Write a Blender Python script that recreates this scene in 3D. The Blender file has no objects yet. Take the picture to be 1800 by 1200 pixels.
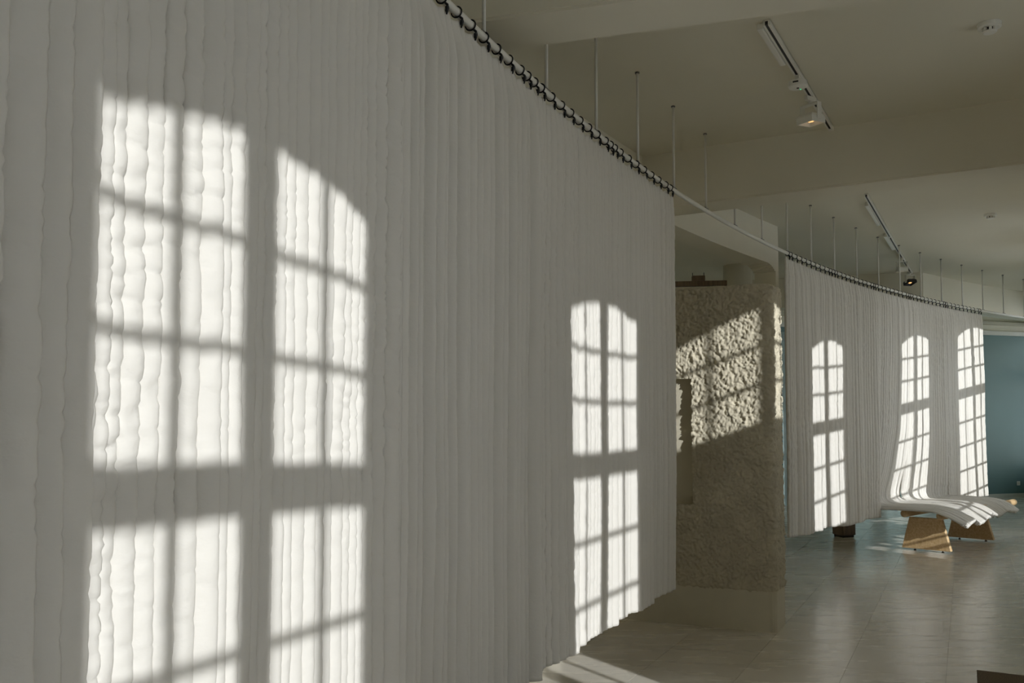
import bpy, bmesh, math, random
import numpy as np
from mathutils import Vector, Matrix

# ------------------------------------------------------------------ camera, sky, sun, exposure
S = bpy.context.scene
COL = S.collection
cam_d = bpy.data.cameras.new('camera')
cam = bpy.data.objects.new('camera', cam_d)
COL.objects.link(cam)
cam.location = (0, 0, 1.5)
cam.rotation_euler = (math.radians(90 + 3.066), 0, 0)
cam_d.sensor_width = 36.0
cam_d.lens = 36.0 * 1500 / 1800
cam_d.shift_y = 59.64 / 1800
cam_d.clip_start = 0.05
S.camera = cam

SUN_DIR = Vector((-0.560, 0.828, -0.314)).normalized()      # direction the sunlight travels
sun_d = bpy.data.lights.new('sun', 'SUN')
sun_d.energy = 2.0
sun_d.angle = math.radians(0.62)
sun_d.color = (1.0, 0.99, 0.975)
sun = bpy.data.objects.new('sun', sun_d)
COL.objects.link(sun)
sun.location = (10, -12, 8)
sun.rotation_euler = SUN_DIR.to_track_quat('-Z', 'Y').to_euler()

W = bpy.data.worlds.new('sky')
S.world = W
W.use_nodes = True
wn = W.node_tree
wn.nodes.clear()
wo = wn.nodes.new('ShaderNodeOutputWorld')
wb = wn.nodes.new('ShaderNodeBackground')
# clear pale daylight sky, a little bluer towards the zenith
tcw = wn.nodes.new('ShaderNodeTexCoord')
sep = wn.nodes.new('ShaderNodeSeparateXYZ')
rmp = wn.nodes.new('ShaderNodeValToRGB')
rmp.color_ramp.elements[0].position = 0.0
rmp.color_ramp.elements[0].color = (1.0, 0.948, 0.875, 1)
rmp.color_ramp.elements[1].position = 1.0
rmp.color_ramp.elements[1].color = (0.55, 0.72, 0.95, 1)
wn.links.new(tcw.outputs['Generated'], sep.inputs[0])
wn.links.new(sep.outputs['Z'], rmp.inputs[0])
wn.links.new(rmp.outputs[0], wb.inputs[0])
wb.inputs['Strength'].default_value = 1.75
wn.links.new(wb.outputs[0], wo.inputs[0])

S.cycles.max_bounces = 16
S.cycles.diffuse_bounces = 10
S.view_settings.view_transform = 'Standard'
S.view_settings.look = 'None'
S.view_settings.exposure = 0.90
S.view_settings.gamma = 1.0
S.view_settings.use_curve_mapping = False

# ------------------------------------------------------------------ layout constants (metres)
CX, CY, RAIL_R = 21.467, -6.319, 23.707       # the curtain rail is a flat arc of this circle
RAIL_Z = 3.10
CEIL = 3.70
BEAM_Z = 3.25
WALL_R = 24.35                                 # curved inner wall behind the curtain
FD = Vector((0.469, 0.883, 0)).normalized()    # along the window wall
FN = Vector((-FD.y, FD.x, 0))                  # from the window wall into the room
FW = Vector((FD.y, -FD.x, 0))                  # towards the window wall
FAC = 1.60                                     # window wall distance from the origin


def fac(u, off, z):
    """point on the window wall: u along it, off into the room, z up"""
    p = FD * u - FN * (FAC - off)
    return Vector((p.x, p.y, z))


def arc(a, r=RAIL_R, z=0.0):
    return Vector((CX + r * math.cos(a), CY + r * math.sin(a), z))


def arc_angle_at(px, r=RAIL_R):
    """angle on the arc of the point in bearing px (tangent of the bearing from the origin)"""
    k = (px - 900.0) / 1500.0
    a_ = k * k + 1
    b_ = -2 * (k * CX + CY)
    c_ = CX * CX + CY * CY - r * r
    y = (-b_ + math.sqrt(b_ * b_ - 4 * a_ * c_)) / (2 * a_)
    return math.atan2(y - CY, k * y - CX)


# ------------------------------------------------------------------ materials
def nodes_of(name):
    m = bpy.data.materials.new(name)
    m.use_nodes = True
    nt = m.node_tree
    return m, nt, nt.nodes['Principled BSDF']


def mat(name, col, rough=0.6, metal=0.0, spec=0.5, noise=None, bump=None, var=0.0, coords='Object', stretch=(1, 1, 1)):
    m, nt, b = nodes_of(name)
    b.inputs['Base Color'].default_value = (*col, 1)
    b.inputs['Roughness'].default_value = rough
    b.inputs['Metallic'].default_value = metal
    b.inputs['Specular IOR Level'].default_value = spec
    if noise or bump:
        tc = nt.nodes.new('ShaderNodeTexCoord')
        mp = nt.nodes.new('ShaderNodeMapping')
        mp.inputs['Scale'].default_value = stretch
        nt.links.new(tc.outputs[coords], mp.inputs['Vector'])
        if noise:
            n = nt.nodes.new('ShaderNodeTexNoise')
            n.inputs['Scale'].default_value = noise
            n.inputs['Detail'].default_value = 6
            nt.links.new(mp.outputs[0], n.inputs['Vector'])
            r = nt.nodes.new('ShaderNodeValToRGB')
            lo = [max(0, c * (1 - var)) for c in col]
            hi = [min(1, c * (1 + var)) for c in col]
            r.color_ramp.elements[0].position = 0.3
            r.color_ramp.elements[1].position = 0.7
            r.color_ramp.elements[0].color = (*lo, 1)
            r.color_ramp.elements[1].color = (*hi, 1)
            nt.links.new(n.outputs['Fac'], r.inputs[0])
            nt.links.new(r.outputs[0], b.inputs['Base Color'])
        if bump:
            sc, st, dist = bump
            n2 = nt.nodes.new('ShaderNodeTexNoise')
            n2.inputs['Scale'].default_value = sc
            n2.inputs['Detail'].default_value = 5
            nt.links.new(mp.outputs[0], n2.inputs['Vector'])
            bp = nt.nodes.new('ShaderNodeBump')
            bp.inputs['Strength'].default_value = st
            bp.inputs['Distance'].default_value = dist
            nt.links.new(n2.outputs['Fac'], bp.inputs['Height'])
            nt.links.new(bp.outputs[0], b.inputs['Normal'])
    return m


M = {}
M['plaster'] = mat('painted_plaster', (0.80, 0.765, 0.655), 0.75, noise=1.3, var=0.03, bump=(14, 0.12, 0.01))
M['ceiling'] = mat('ceiling_paint', (0.79, 0.76, 0.65), 0.8, noise=0.9, var=0.03, bump=(9, 0.08, 0.01))
M['teal'] = mat('teal_paint', (0.145, 0.245, 0.255), 0.55, noise=0.8, var=0.05)
M['teal_light'] = mat('grey_teal_paint', (0.30, 0.40, 0.41), 0.5, noise=2, var=0.04)
M['trim'] = mat('white_trim_paint', (0.72, 0.72, 0.68), 0.45, noise=5, var=0.03)
M['white_metal'] = mat('white_powder_coat', (0.80, 0.79, 0.75), 0.35, noise=30, var=0.03)
M['fixture'] = mat('white_fixture_plastic', (0.86, 0.85, 0.80), 0.35, noise=20, var=0.02)
M['dark_metal'] = mat('dark_steel', (0.035, 0.037, 0.042), 0.38, metal=0.6, noise=40, var=0.2)
M['grey_metal'] = mat('zinc_steel', (0.22, 0.22, 0.22), 0.35, metal=0.8, noise=40, var=0.15)
M['black'] = mat('black_plastic', (0.012, 0.012, 0.012), 0.5, noise=30, var=0.2)
M['mat'] = mat('brown_coir', (0.17, 0.13, 0.09), 0.95, noise=160, var=0.35, bump=(220, 0.5, 0.004))
M['dark_wood'] = mat('dark_brown_wood', (0.17, 0.125, 0.085), 0.45, noise=6, var=0.3, stretch=(6, 6, 0.6))
M['stucco'] = mat('rough_render', (0.60, 0.555, 0.44), 0.9, noise=6, var=0.10, bump=(160, 0.35, 0.004))
M['plinth'] = mat('smooth_render', (0.66, 0.62, 0.51), 0.7, noise=3, var=0.06, bump=(30, 0.10, 0.004))
M['niche'] = mat('niche_plaster', (0.60, 0.56, 0.45), 0.7, noise=4, var=0.05)
M['frame'] = mat('window_paint', (0.60, 0.59, 0.55), 0.5, noise=8, var=0.03)
M['paving'] = mat('pale_gravel', (0.72, 0.70, 0.66), 0.9, noise=2, var=0.15)
M['rubber'] = M['black']


def lamp_mat():
    m, nt, b = nodes_of('warm_lamp')
    b.inputs['Base Color'].default_value = (1, 0.7, 0.4, 1)
    b.inputs['Emission Color'].default_value = (1.0, 0.55, 0.2, 1)
    b.inputs['Emission Strength'].default_value = 0.6
    return m


def led_mat():
    m, nt, b = nodes_of('green_led')
    b.inputs['Base Color'].default_value = (0.1, 0.8, 0.3, 1)
    b.inputs['Emission Color'].default_value = (0.05, 0.8, 0.3, 1)
    b.inputs['Emission Strength'].default_value = 0.5
    return m


M['lamp'] = lamp_mat()
M['led'] = led_mat()


def glass_mat():
    m = bpy.data.materials.new('window_glass')
    m.use_nodes = True
    nt = m.node_tree
    nt.nodes.clear()
    o = nt.nodes.new('ShaderNodeOutputMaterial')
    mx = nt.nodes.new('ShaderNodeMixShader')
    t = nt.nodes.new('ShaderNodeBsdfTransparent')
    g = nt.nodes.new('ShaderNodeBsdfGlossy')
    fr = nt.nodes.new('ShaderNodeFresnel')
    g.inputs['Roughness'].default_value = 0.02
    fr.inputs['IOR'].default_value = 1.45
    t.inputs['Color'].default_value = (0.97, 0.985, 0.975, 1)
    nt.links.new(fr.outputs[0], mx.inputs[0])
    nt.links.new(t.outputs[0], mx.inputs[1])
    nt.links.new(g.outputs[0], mx.inputs[2])
    nt.links.new(mx.outputs[0], o.inputs[0])
    return m


M['glass'] = glass_mat()


def fabric_mat():
    m, nt, b = nodes_of('white_quilt_cotton')
    b.inputs['Base Color'].default_value = (0.845, 0.83, 0.80, 1)
    b.inputs['Roughness'].default_value = 0.85
    b.inputs['Specular IOR Level'].default_value = 0.2
    tc = nt.nodes.new('ShaderNodeTexCoord')
    mp = nt.nodes.new('ShaderNodeMapping')
    mp.inputs['Scale'].default_value = (1, 1, 1.5)
    nt.links.new(tc.outputs['Object'], mp.inputs['Vector'])
    n1 = nt.nodes.new('ShaderNodeTexNoise')
    n1.inputs['Scale'].default_value = 26
    n1.inputs['Detail'].default_value = 3
    nt.links.new(mp.outputs[0], n1.inputs['Vector'])
    n2 = nt.nodes.new('ShaderNodeTexNoise')
    n2.inputs['Scale'].default_value = 900
    nt.links.new(tc.outputs['Object'], n2.inputs['Vector'])
    ma = nt.nodes.new('ShaderNodeMath')
    ma.operation = 'MULTIPLY_ADD'
    ma.inputs[1].default_value = 0.03
    nt.links.new(n2.outputs['Fac'], ma.inputs[0])
    nt.links.new(n1.outputs['Fac'], ma.inputs[2])
    bp = nt.nodes.new('ShaderNodeBump')
    bp.inputs['Strength'].default_value = 0.6
    bp.inputs['Distance'].default_value = 0.006
    nt.links.new(ma.outputs[0], bp.inputs['Height'])
    nt.links.new(bp.outputs[0], b.inputs['Normal'])
    # thin cotton lets a little daylight through
    tr = nt.nodes.new('ShaderNodeBsdfTranslucent')
    tr.inputs['Color'].default_value = (0.85, 0.82, 0.76, 1)
    mx = nt.nodes.new('ShaderNodeMixShader')
    mx.inputs[0].default_value = 0.22
    nt.links.new(b.outputs[0], mx.inputs[1])
    nt.links.new(tr.outputs[0], mx.inputs[2])
    nt.links.new(mx.outputs[0], nt.nodes['Material Output'].inputs['Surface'])
    return m


M['fabric'] = fabric_mat()


def wood_mat():
    m, nt, b = nodes_of('pine_wood')
    b.inputs['Roughness'].default_value = 0.5
    tc = nt.nodes.new('ShaderNodeTexCoord')
    mp = nt.nodes.new('ShaderNodeMapping')
    mp.inputs['Scale'].default_value = (1.2, 14, 14)
    nt.links.new(tc.outputs['Object'], mp.inputs['Vector'])
    n = nt.nodes.new('ShaderNodeTexNoise')
    n.inputs['Scale'].default_value = 3
    n.inputs['Detail'].default_value = 6
    n.inputs['Distortion'].default_value = 0.6
    nt.links.new(mp.outputs[0], n.inputs['Vector'])
    v = nt.nodes.new('ShaderNodeTexVoronoi')
    v.inputs['Scale'].default_value = 7
    nt.links.new(tc.outputs['Object'], v.inputs['Vector'])
    r = nt.nodes.new('ShaderNodeValToRGB')
    r.color_ramp.elements[0].position = 0.35
    r.color_ramp.elements[0].color = (0.56, 0.37, 0.18, 1)
    r.color_ramp.elements[1].position = 0.7
    r.color_ramp.elements[1].color = (0.74, 0.56, 0.33, 1)
    nt.links.new(n.outputs['Fac'], r.inputs[0])
    r2 = nt.nodes.new('ShaderNodeValToRGB')
    r2.color_ramp.elements[0].position = 0.03
    r2.color_ramp.elements[0].color = (0.22, 0.10, 0.03, 1)
    r2.color_ramp.elements[1].position = 0.09
    r2.color_ramp.elements[1].color = (1, 1, 1, 1)
    nt.links.new(v.outputs['Distance'], r2.inputs[0])
    mx = nt.nodes.new('ShaderNodeMix')
    mx.data_type = 'RGBA'
    mx.blend_type = 'MULTIPLY'
    mx.inputs[0].default_value = 0.8
    nt.links.new(r.outputs[0], mx.inputs[6])
    nt.links.new(r2.outputs[0], mx.inputs[7])
    nt.links.new(mx.outputs[2], b.inputs['Base Color'])
    return m


M['wood'] = wood_mat()


def floor_mat():
    m, nt, b = nodes_of('polished_floor_slab')
    tc = nt.nodes.new('ShaderNodeTexCoord')
    geo = nt.nodes.new('ShaderNodeNewGeometry')
    oi = nt.nodes.new('ShaderNodeObjectInfo')
    n = nt.nodes.new('ShaderNodeTexNoise')
    n.inputs['Scale'].default_value = 1.1
    n.inputs['Detail'].default_value = 7
    nt.links.new(geo.outputs['Position'], n.inputs['Vector'])
    r = nt.nodes.new('ShaderNodeValToRGB')
    r.color_ramp.elements[0].position = 0.3
    r.color_ramp.elements[0].color = (0.68, 0.64, 0.56, 1)
    r.color_ramp.elements[1].position = 0.72
    r.color_ramp.elements[1].color = (0.82, 0.79, 0.72, 1)
    nt.links.new(n.outputs['Fac'], r.inputs[0])
    mr = nt.nodes.new('ShaderNodeMapRange')
    mr.inputs['To Min'].default_value = 0.94
    mr.inputs['To Max'].default_value = 1.05
    nt.links.new(oi.outputs['Random'], mr.inputs['Value'])
    mx = nt.nodes.new('ShaderNodeMix')
    mx.data_type = 'RGBA'
    mx.blend_type = 'MULTIPLY'
    mx.inputs[0].default_value = 1
    nt.links.new(r.outputs[0], mx.inputs[6])
    nt.links.new(mr.outputs[0], mx.inputs[7])
    nt.links.new(mx.outputs[2], b.inputs['Base Color'])
    # trowel streaks in the polish
    mp = nt.nodes.new('ShaderNodeMapping')
    mp.inputs['Rotation'].default_value = (0, 0, math.atan2(-FW.y, FW.x))
    mp.inputs['Scale'].default_value = (1.2, 7.0, 1)
    nt.links.new(geo.outputs['Position'], mp.inputs['Vector'])
    n2 = nt.nodes.new('ShaderNodeTexNoise')
    n2.inputs['Scale'].default_value = 1.6
    n2.inputs['Detail'].default_value = 4
    nt.links.new(mp.outputs[0], n2.inputs['Vector'])
    mr2 = nt.nodes.new('ShaderNodeMapRange')
    mr2.inputs['From Min'].default_value = 0.3
    mr2.inputs['From Max'].default_value = 0.7
    mr2.inputs['To Min'].default_value = 0.24
    mr2.inputs['To Max'].default_value = 0.29
    nt.links.new(n2.outputs['Fac'], mr2.inputs['Value'])
    nt.links.new(mr2.outputs[0], b.inputs['Roughness'])
    b.inputs['IOR'].default_value = 1.65
    return m


M['floor'] = floor_mat()
M['joint'] = mat('floor_joint', (0.26, 0.24, 0.20), 0.8, noise=10, var=0.1)

# ------------------------------------------------------------------ mesh helpers


def link(o, parent=None):
    COL.objects.link(o)
    if parent is not None:
        o.parent = parent
    return o


def tag(o, label=None, cat=None, group=None, kind=None):
    if label:
        o['label'] = label
    if cat:
        o['category'] = cat
    if group:
        o['group'] = group
    if kind:
        o['kind'] = kind
    return o


def obj(name, bm, m, parent=None, smooth=False, label=None):
    me = bpy.data.meshes.new(name)
    bmesh.ops.recalc_face_normals(bm, faces=bm.faces)
    bm.to_mesh(me)
    bm.free()
    me.materials.append(M[m])
    if smooth:
        for p in me.polygons:
            p.use_smooth = True
    o = link(bpy.data.objects.new(name, me), parent)
    if label:
        o['label'] = label
    return o


def mesh_obj(name, verts, faces, m, parent=None, smooth=True):
    me = bpy.data.meshes.new(name)
    v = np.asarray(verts, dtype=np.float32)
    fc = np.asarray(faces, dtype=np.int32)
    me.vertices.add(len(v))
    me.vertices.foreach_set('co', v.ravel())
    k = fc.shape[1]
    me.loops.add(fc.size)
    me.loops.foreach_set('vertex_index', fc.ravel())
    me.polygons.add(len(fc))
    me.polygons.foreach_set('loop_start', np.arange(0, fc.size, k, dtype=np.int32))
    me.polygons.foreach_set('loop_total', np.full(len(fc), k, dtype=np.int32))
    me.update(calc_edges=True)
    me.validate()
    me.polygons.foreach_set('use_smooth', np.full(len(me.polygons), smooth, dtype=bool))
    me.materials.append(M[m])
    return link(bpy.data.objects.new(name, me), parent)


def thing(name, loc, rz=0.0, label=None, cat=None, group=None, kind=None):
    o = bpy.data.objects.new(name, None)
    o.empty_display_size = 0.1
    COL.objects.link(o)
    o.location = loc
    o.rotation_euler = (0, 0, rz)
    return tag(o, label, cat, group, kind)


def add_box(bm, lo, hi, bevel=0.0, mtx=None):
    vs = [bm.verts.new((x, y, z)) for z in (lo[2], hi[2]) for x, y in ((lo[0], lo[1]), (hi[0], lo[1]), (hi[0], hi[1]), (lo[0], hi[1]))]
    fs = [bm.faces.new([vs[i] for i in q]) for q in ((3, 2, 1, 0), (4, 5, 6, 7), (0, 1, 5, 4), (1, 2, 6, 5), (2, 3, 7, 6), (3, 0, 4, 7))]
    if bevel:
        es = list({e for f in fs for e in f.edges})
        r = bmesh.ops.bevel(bm, geom=es, offset=bevel, segments=2, affect='EDGES', profile=0.6)
        vs = list({v for f in r['faces'] for v in f.verts} | {v for v in vs if v.is_valid})
    if mtx is not None:
        bmesh.ops.transform(bm, matrix=mtx, verts=vs)
    return vs


def add_prism(bm, poly, z0, z1):
    """poly: list of (x, y) corners, extruded from z0 to z1"""
    b = [bm.verts.new((p[0], p[1], z0)) for p in poly]
    t = [bm.verts.new((p[0], p[1], z1)) for p in poly]
    n = len(poly)
    bm.faces.new(b[::-1])
    bm.faces.new(t)
    for i in range(n):
        j = (i + 1) % n
        bm.faces.new((b[i], b[j], t[j], t[i]))


def add_tube(bm, pts, rad, seg=10, cap=True):
    pts = [Vector(p) for p in pts]
    n = len(pts)
    rings = []
    for i, p in enumerate(pts):
        d = (pts[min(i + 1, n - 1)] - pts[max(i - 1, 0)]).normalized()
        up = Vector((0, 0, 1)) if abs(d.z) < 0.9 else Vector((1, 0, 0))
        a = d.cross(up).normalized()
        b = a.cross(d).normalized()
        r = rad[i] if isinstance(rad, (list, tuple)) else rad
        rings.append([bm.verts.new(p + (a * math.cos(2 * math.pi * k / seg) + b * math.sin(2 * math.pi * k / seg)) * r) for k in range(seg)])
    for i in range(n - 1):
        for k in range(seg):
            k2 = (k + 1) % seg
            bm.faces.new((rings[i][k], rings[i][k2], rings[i + 1][k2], rings[i + 1][k]))
    if cap:
        bm.faces.new(rings[0][::-1])
        bm.faces.new(rings[-1])


def add_lathe(bm, prof, seg=24, org=(0, 0, 0)):
    """prof: list of (radius, z), closed with caps where radius > 0"""
    rings = []
    for r, z in prof:
        rings.append([bm.verts.new((org[0] + r * math.cos(2 * math.pi * k / seg), org[1] + r * math.sin(2 * math.pi * k / seg), org[2] + z)) for k in range(seg)])
    for i in range(len(prof) - 1):
        for k in range(seg):
            k2 = (k + 1) % seg
            bm.faces.new((rings[i][k], rings[i][k2], rings[i + 1][k2], rings[i + 1][k]))
    bm.faces.new(rings[0][::-1])
    bm.faces.new(rings[-1])


def dup(o, parent=None):
    c = o.copy()
    COL.objects.link(c)
    c.parent = parent
    for ch in list(o.children):
        dup(ch, c)
    return c


RNG = np.random.default_rng(11)


def vnoise(x, y, seed, octaves=1):
    """smooth value noise on arrays, about -1..1"""
    out = np.zeros_like(x, dtype=np.float64)
    amp, tot = 1.0, 0.0
    for o in range(octaves):
        g = np.random.default_rng(seed * 31 + o).random((257, 257)) * 2 - 1
        xf, yf = np.floor(x), np.floor(y)
        tx, ty = x - xf, y - yf
        tx = tx * tx * (3 - 2 * tx)
        ty = ty * ty * (3 - 2 * ty)
        i, j = xf.astype(int) % 256, yf.astype(int) % 256
        v = (g[i, j] * (1 - tx) + g[i + 1, j] * tx) * (1 - ty) + (g[i, j + 1] * (1 - tx) + g[i + 1, j + 1] * tx) * ty
        out += amp * v
        tot += amp
        amp *= 0.5
        x, y = x * 2.03 + 17.3, y * 2.03 + 5.7
    return out / tot


def grid_faces(nu, nv):
    i, j = np.meshgrid(np.arange(nu - 1), np.arange(nv - 1), indexing='ij')
    a = (i * nv + j).ravel()
    return np.stack([a, a + nv, a + nv + 1, a + 1], axis=1)


# ------------------------------------------------------------------ the setting
U0, U1 = -4.0, 20.6
WINDOWS = [(-0.078, False), (2.635, False), (4.79, True), (7.83, 1.40), (10.85, False), (12.89, False), (15.0, False), (16.35, False), (17.65, False), (18.98, False), (20.05, False)]  # windows beyond the curtain end are unseen, added to brighten the teal wall
WIN_H = 0.50              # half width of the glazed opening
SPRING, CROWN = 3.26, 3.36
SILL = 0.60


def arch_z(t):
    """height of the segmental arch at t = -1..1 across the opening"""
    return CROWN - (CROWN - SPRING) * t * t


# ground outside and floor inside
bm = bmesh.new()
p = [fac(U0 - 25, -0.2, 0), fac(U1 + 25, -0.2, 0), fac(U1 + 25, -40, 0), fac(U0 - 25, -40, 0)]
add_prism(bm, [(q.x, q.y) for q in p], -0.3, -0.05)
tag(obj('ground', bm, 'paving'), 'pale paving outside the window wall', 'ground', kind='structure')

bm = bmesh.new()
fl = [fac(U0 - 0.3, -0.1, 0), fac(U1 + 2, -0.1, 0), fac(U1 + 2, 14, 0), fac(U0 - 0.3, 14, 0)]
add_prism(bm, [(q.x, q.y) for q in fl], -0.30, -0.0015)
floor = obj('floor', bm, 'joint')
floor['kind'] = 'structure'

TILE = 0.54
TU0, TV0 = 6.17, -0.14          # a joint crossing, along FD and along FW
bm = bmesh.new()
add_box(bm, (-TILE / 2 + 0.0008, -TILE / 2 + 0.0008, -0.0015), (TILE / 2 - 0.0008, TILE / 2 - 0.0008, 0.0))
tile_mesh = bpy.data.meshes.new('floor_tile')
bmesh.ops.recalc_face_normals(bm, faces=bm.faces)
bm.to_mesh(tile_mesh)
bm.free()
tile_mesh.materials.append(M['floor'])
rz_tile = math.atan2(FD.y, FD.x)
cells = []
for i in range(-32, 34):
    for j in range(-24, 8):
        u = TU0 + (i + 0.5) * TILE
        v = TV0 + (j + 0.5) * TILE
        c = FD * u + FW * v
        if u < U0 - 0.1 or u > U1 + 1.8 or v > FAC or v < -13.6:
            continue
        seen = c.y > 4.2 and -0.06 < c.x / c.y < 0.64 and c.y < 16.5
        hidden = c.x / c.y < 0.15 and c.y > 6.8
        cells.append((c.y if (seen and not hidden) else 1e3, c))
cells.sort(key=lambda q: q[0])
rest = bmesh.new()
for k, (key, c) in enumerate(cells):
    if key < 900 and k < 300:
        o = bpy.data.objects.new('floor_tile', tile_mesh)
        link(o, floor)
        o.location = (c.x, c.y, 0)
        o.rotation_euler = (0, 0, rz_tile)
    else:
        h = TILE / 2 - 0.0008
        q = [c + FD * a + FW * b for a, b in ((-h, -h), (h, -h), (h, h), (-h, h))]
        rest.faces.new([rest.verts.new((w.x, w.y, 0)) for w in q])
o = obj('floor_tile_field', rest, 'floor', floor)
o['kind'] = 'stuff'

bm = bmesh.new()
add_prism(bm, [(q.x, q.y) for q in fl], CEIL, CEIL + 0.2)
ceiling = obj('ceiling', bm, 'ceiling')
ceiling['kind'] = 'structure'

# window wall: piers, heads and arched spandrels in one shell
bm = bmesh.new()


def fac_box(bm, u0, u1, o0, o1, z0, z1):
    q = [fac(u0, o0, 0), fac(u1, o0, 0), fac(u1, o1, 0), fac(u0, o1, 0)]
    add_prism(bm, [(w.x, w.y) for w in q], z0, z1)


edges = [U0]
for u, _ in WINDOWS:
    edges += [u - WIN_H - 0.03, u + WIN_H + 0.03]
edges.append(U1)
LOW_ADDED = (9.50, 10.22, 0.62, 0.98)          # small unseen window, added to throw sun on the bench trestle
for a, b in zip(edges[0::2], edges[1::2]):
    if a < LOW_ADDED[0] < b:
        fac_box(bm, a, LOW_ADDED[0], -0.06, 0.06, 0, CEIL)
        fac_box(bm, LOW_ADDED[1], b, -0.06, 0.06, 0, CEIL)
        fac_box(bm, LOW_ADDED[0], LOW_ADDED[1], -0.06, 0.06, 0, LOW_ADDED[2])
        fac_box(bm, LOW_ADDED[0], LOW_ADDED[1], -0.06, 0.06, LOW_ADDED[3], CEIL)
    else:
        fac_box(bm, a, b, -0.06, 0.06, 0, CEIL)
for u, _ in WINDOWS:
    a, b = u - WIN_H - 0.03, u + WIN_H + 0.03
    fac_box(bm, a, b, -0.06, 0.06, CROWN + 0.03, CEIL)
    fac_box(bm, a, b, -0.06, 0.06, 0, SILL)
    n = 12
    for k in range(n):
        ta, tb = -1 + 2 * k / n, -1 + 2 * (k + 1) / n
        za, zb = arch_z(ta) + 0.012, arch_z(tb) + 0.012
        ua, ub = u + ta * (WIN_H + 0.03), u + tb * (WIN_H + 0.03)
        vs = []
        for o_ in (-0.06, 0.06):
            vs += [bm.verts.new(fac(ua, o_, za)), bm.verts.new(fac(ub, o_, zb)), bm.verts.new(fac(ub, o_, CROWN + 0.03)), bm.verts.new(fac(ua, o_, CROWN + 0.03))]
        for q in ((0, 1, 2, 3), (7, 6, 5, 4), (0, 4, 5, 1), (1, 5, 6, 2), (2, 6, 7, 3), (3, 7, 4, 0)):
            bm.faces.new([vs[i] for i in q])
wall_right = obj('wall_right', bm, 'plaster')
wall_right['kind'] = 'structure'

# windows: two casements of two by three panes over a transom and two by six below
TR0, TR1 = 2.395, 2.525
ROWS_UP = [2.525, 2.80, 3.075]
ROWS_LO = [SILL + 0.10, 1.07, 1.40, 1.735, 2.065, 2.395]
BAR = 0.0115
DEP = 0.012
LEAF_IN, LEAF_OUT = 0.058, 0.50


bm = bmesh.new()
fac_box(bm, 18.28, 18.42, -5.0, -0.06, 0, 5.0)  # unseen wall outside, added to keep direct sun off the farthest windows
tag(obj('wall_wing_sunblock', bm, 'plaster'), kind='structure')


def make_window(n, u, blanked):
    org = fac(u, 0, 0)
    root = thing('window_%d' % n, org, math.atan2(FD.y, FD.x), kind='structure')
    bm = bmesh.new()
    # outer frame, centre mullion, transom (local x along the wall, y through it)
    add_box(bm, (-0.53, -DEP, SILL), (-LEAF_OUT + 0.015, DEP, SPRING + 0.02))
    add_box(bm, (LEAF_OUT - 0.015, -DEP, SILL), (0.53, DEP, SPRING + 0.02))
    add_box(bm, (-LEAF_IN, -DEP, SILL), (LEAF_IN, DEP, CROWN))
    add_box(bm, (-LEAF_OUT, -DEP, TR0), (LEAF_OUT, DEP, TR1))
    add_box(bm, (-LEAF_OUT, -DEP, SILL), (LEAF_OUT, DEP, SILL + 0.10))
    obj('window_frame', bm, 'frame', root)
    cols = [LEAF_IN, (LEAF_IN + LEAF_OUT - 0.015) / 2, LEAF_OUT - 0.015]
    for s in (-1, 1):
        bm = bmesh.new()
        xm = s * cols[1]
        add_box(bm, (xm - BAR, -DEP, SILL if blanked is not True else TR0), (xm + BAR, DEP, arch_z(xm / 0.53)))
        x0, x1 = sorted((s * cols[0], s * cols[2]))
        for z in ROWS_UP[1:] + (ROWS_LO[1:-1] if blanked is not True else []):
            add_box(bm, (x0, -DEP, z - BAR), (x1, DEP, z + BAR))
        obj('glazing_bars', bm, 'frame', root)
        for ci in range(2):
            a, b = sorted((s * cols[ci], s * cols[ci + 1]))
            for ri in range(3):
                z0 = ROWS_UP[ri]
                z1 = ROWS_UP[ri + 1] if ri < 2 else None
                bm = bmesh.new()
                if z1:
                    pts = [(a, z0), (b, z0), (b, z1), (a, z1)]
                else:
                    pts = [(a, z0), (b, z0), (b, arch_z(b / 0.53)), ((a + b) / 2, arch_z((a + b) / 1.06)), (a, arch_z(a / 0.53))]
                bm.faces.new([bm.verts.new((x, 0, z)) for x, z in pts])
                obj('pane', bm, 'glass', root)
            if blanked is True:  # solid lower half, added to keep sun off the lower rough wall
                bm = bmesh.new()
                add_box(bm, (a, -0.01, SILL + 0.1), (b, 0.01, TR0), 0.004)
                obj('panel', bm, 'frame', root)
            else:
                for ri in range(len(ROWS_LO) - 1):
                    bm = bmesh.new()
                    if blanked and ROWS_LO[ri] < blanked - 0.01:  # solid low panes, added to stop sun reaching the floor below the hem
                        add_box(bm, (a, -0.01, ROWS_LO[ri]), (b, 0.01, ROWS_LO[ri + 1]), 0.004)
                        obj('panel', bm, 'frame', root)
                        continue
                    z0, z1 = ROWS_LO[ri], ROWS_LO[ri + 1]
                    bm.faces.new([bm.verts.new((x, 0, z)) for x, z in ((a, z0), (b, z0), (b, z1), (a, z1))])
                    obj('pane', bm, 'glass', root)


for n, (u, pn) in enumerate(WINDOWS):
    make_window(n + 1, u, pn)

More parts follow.
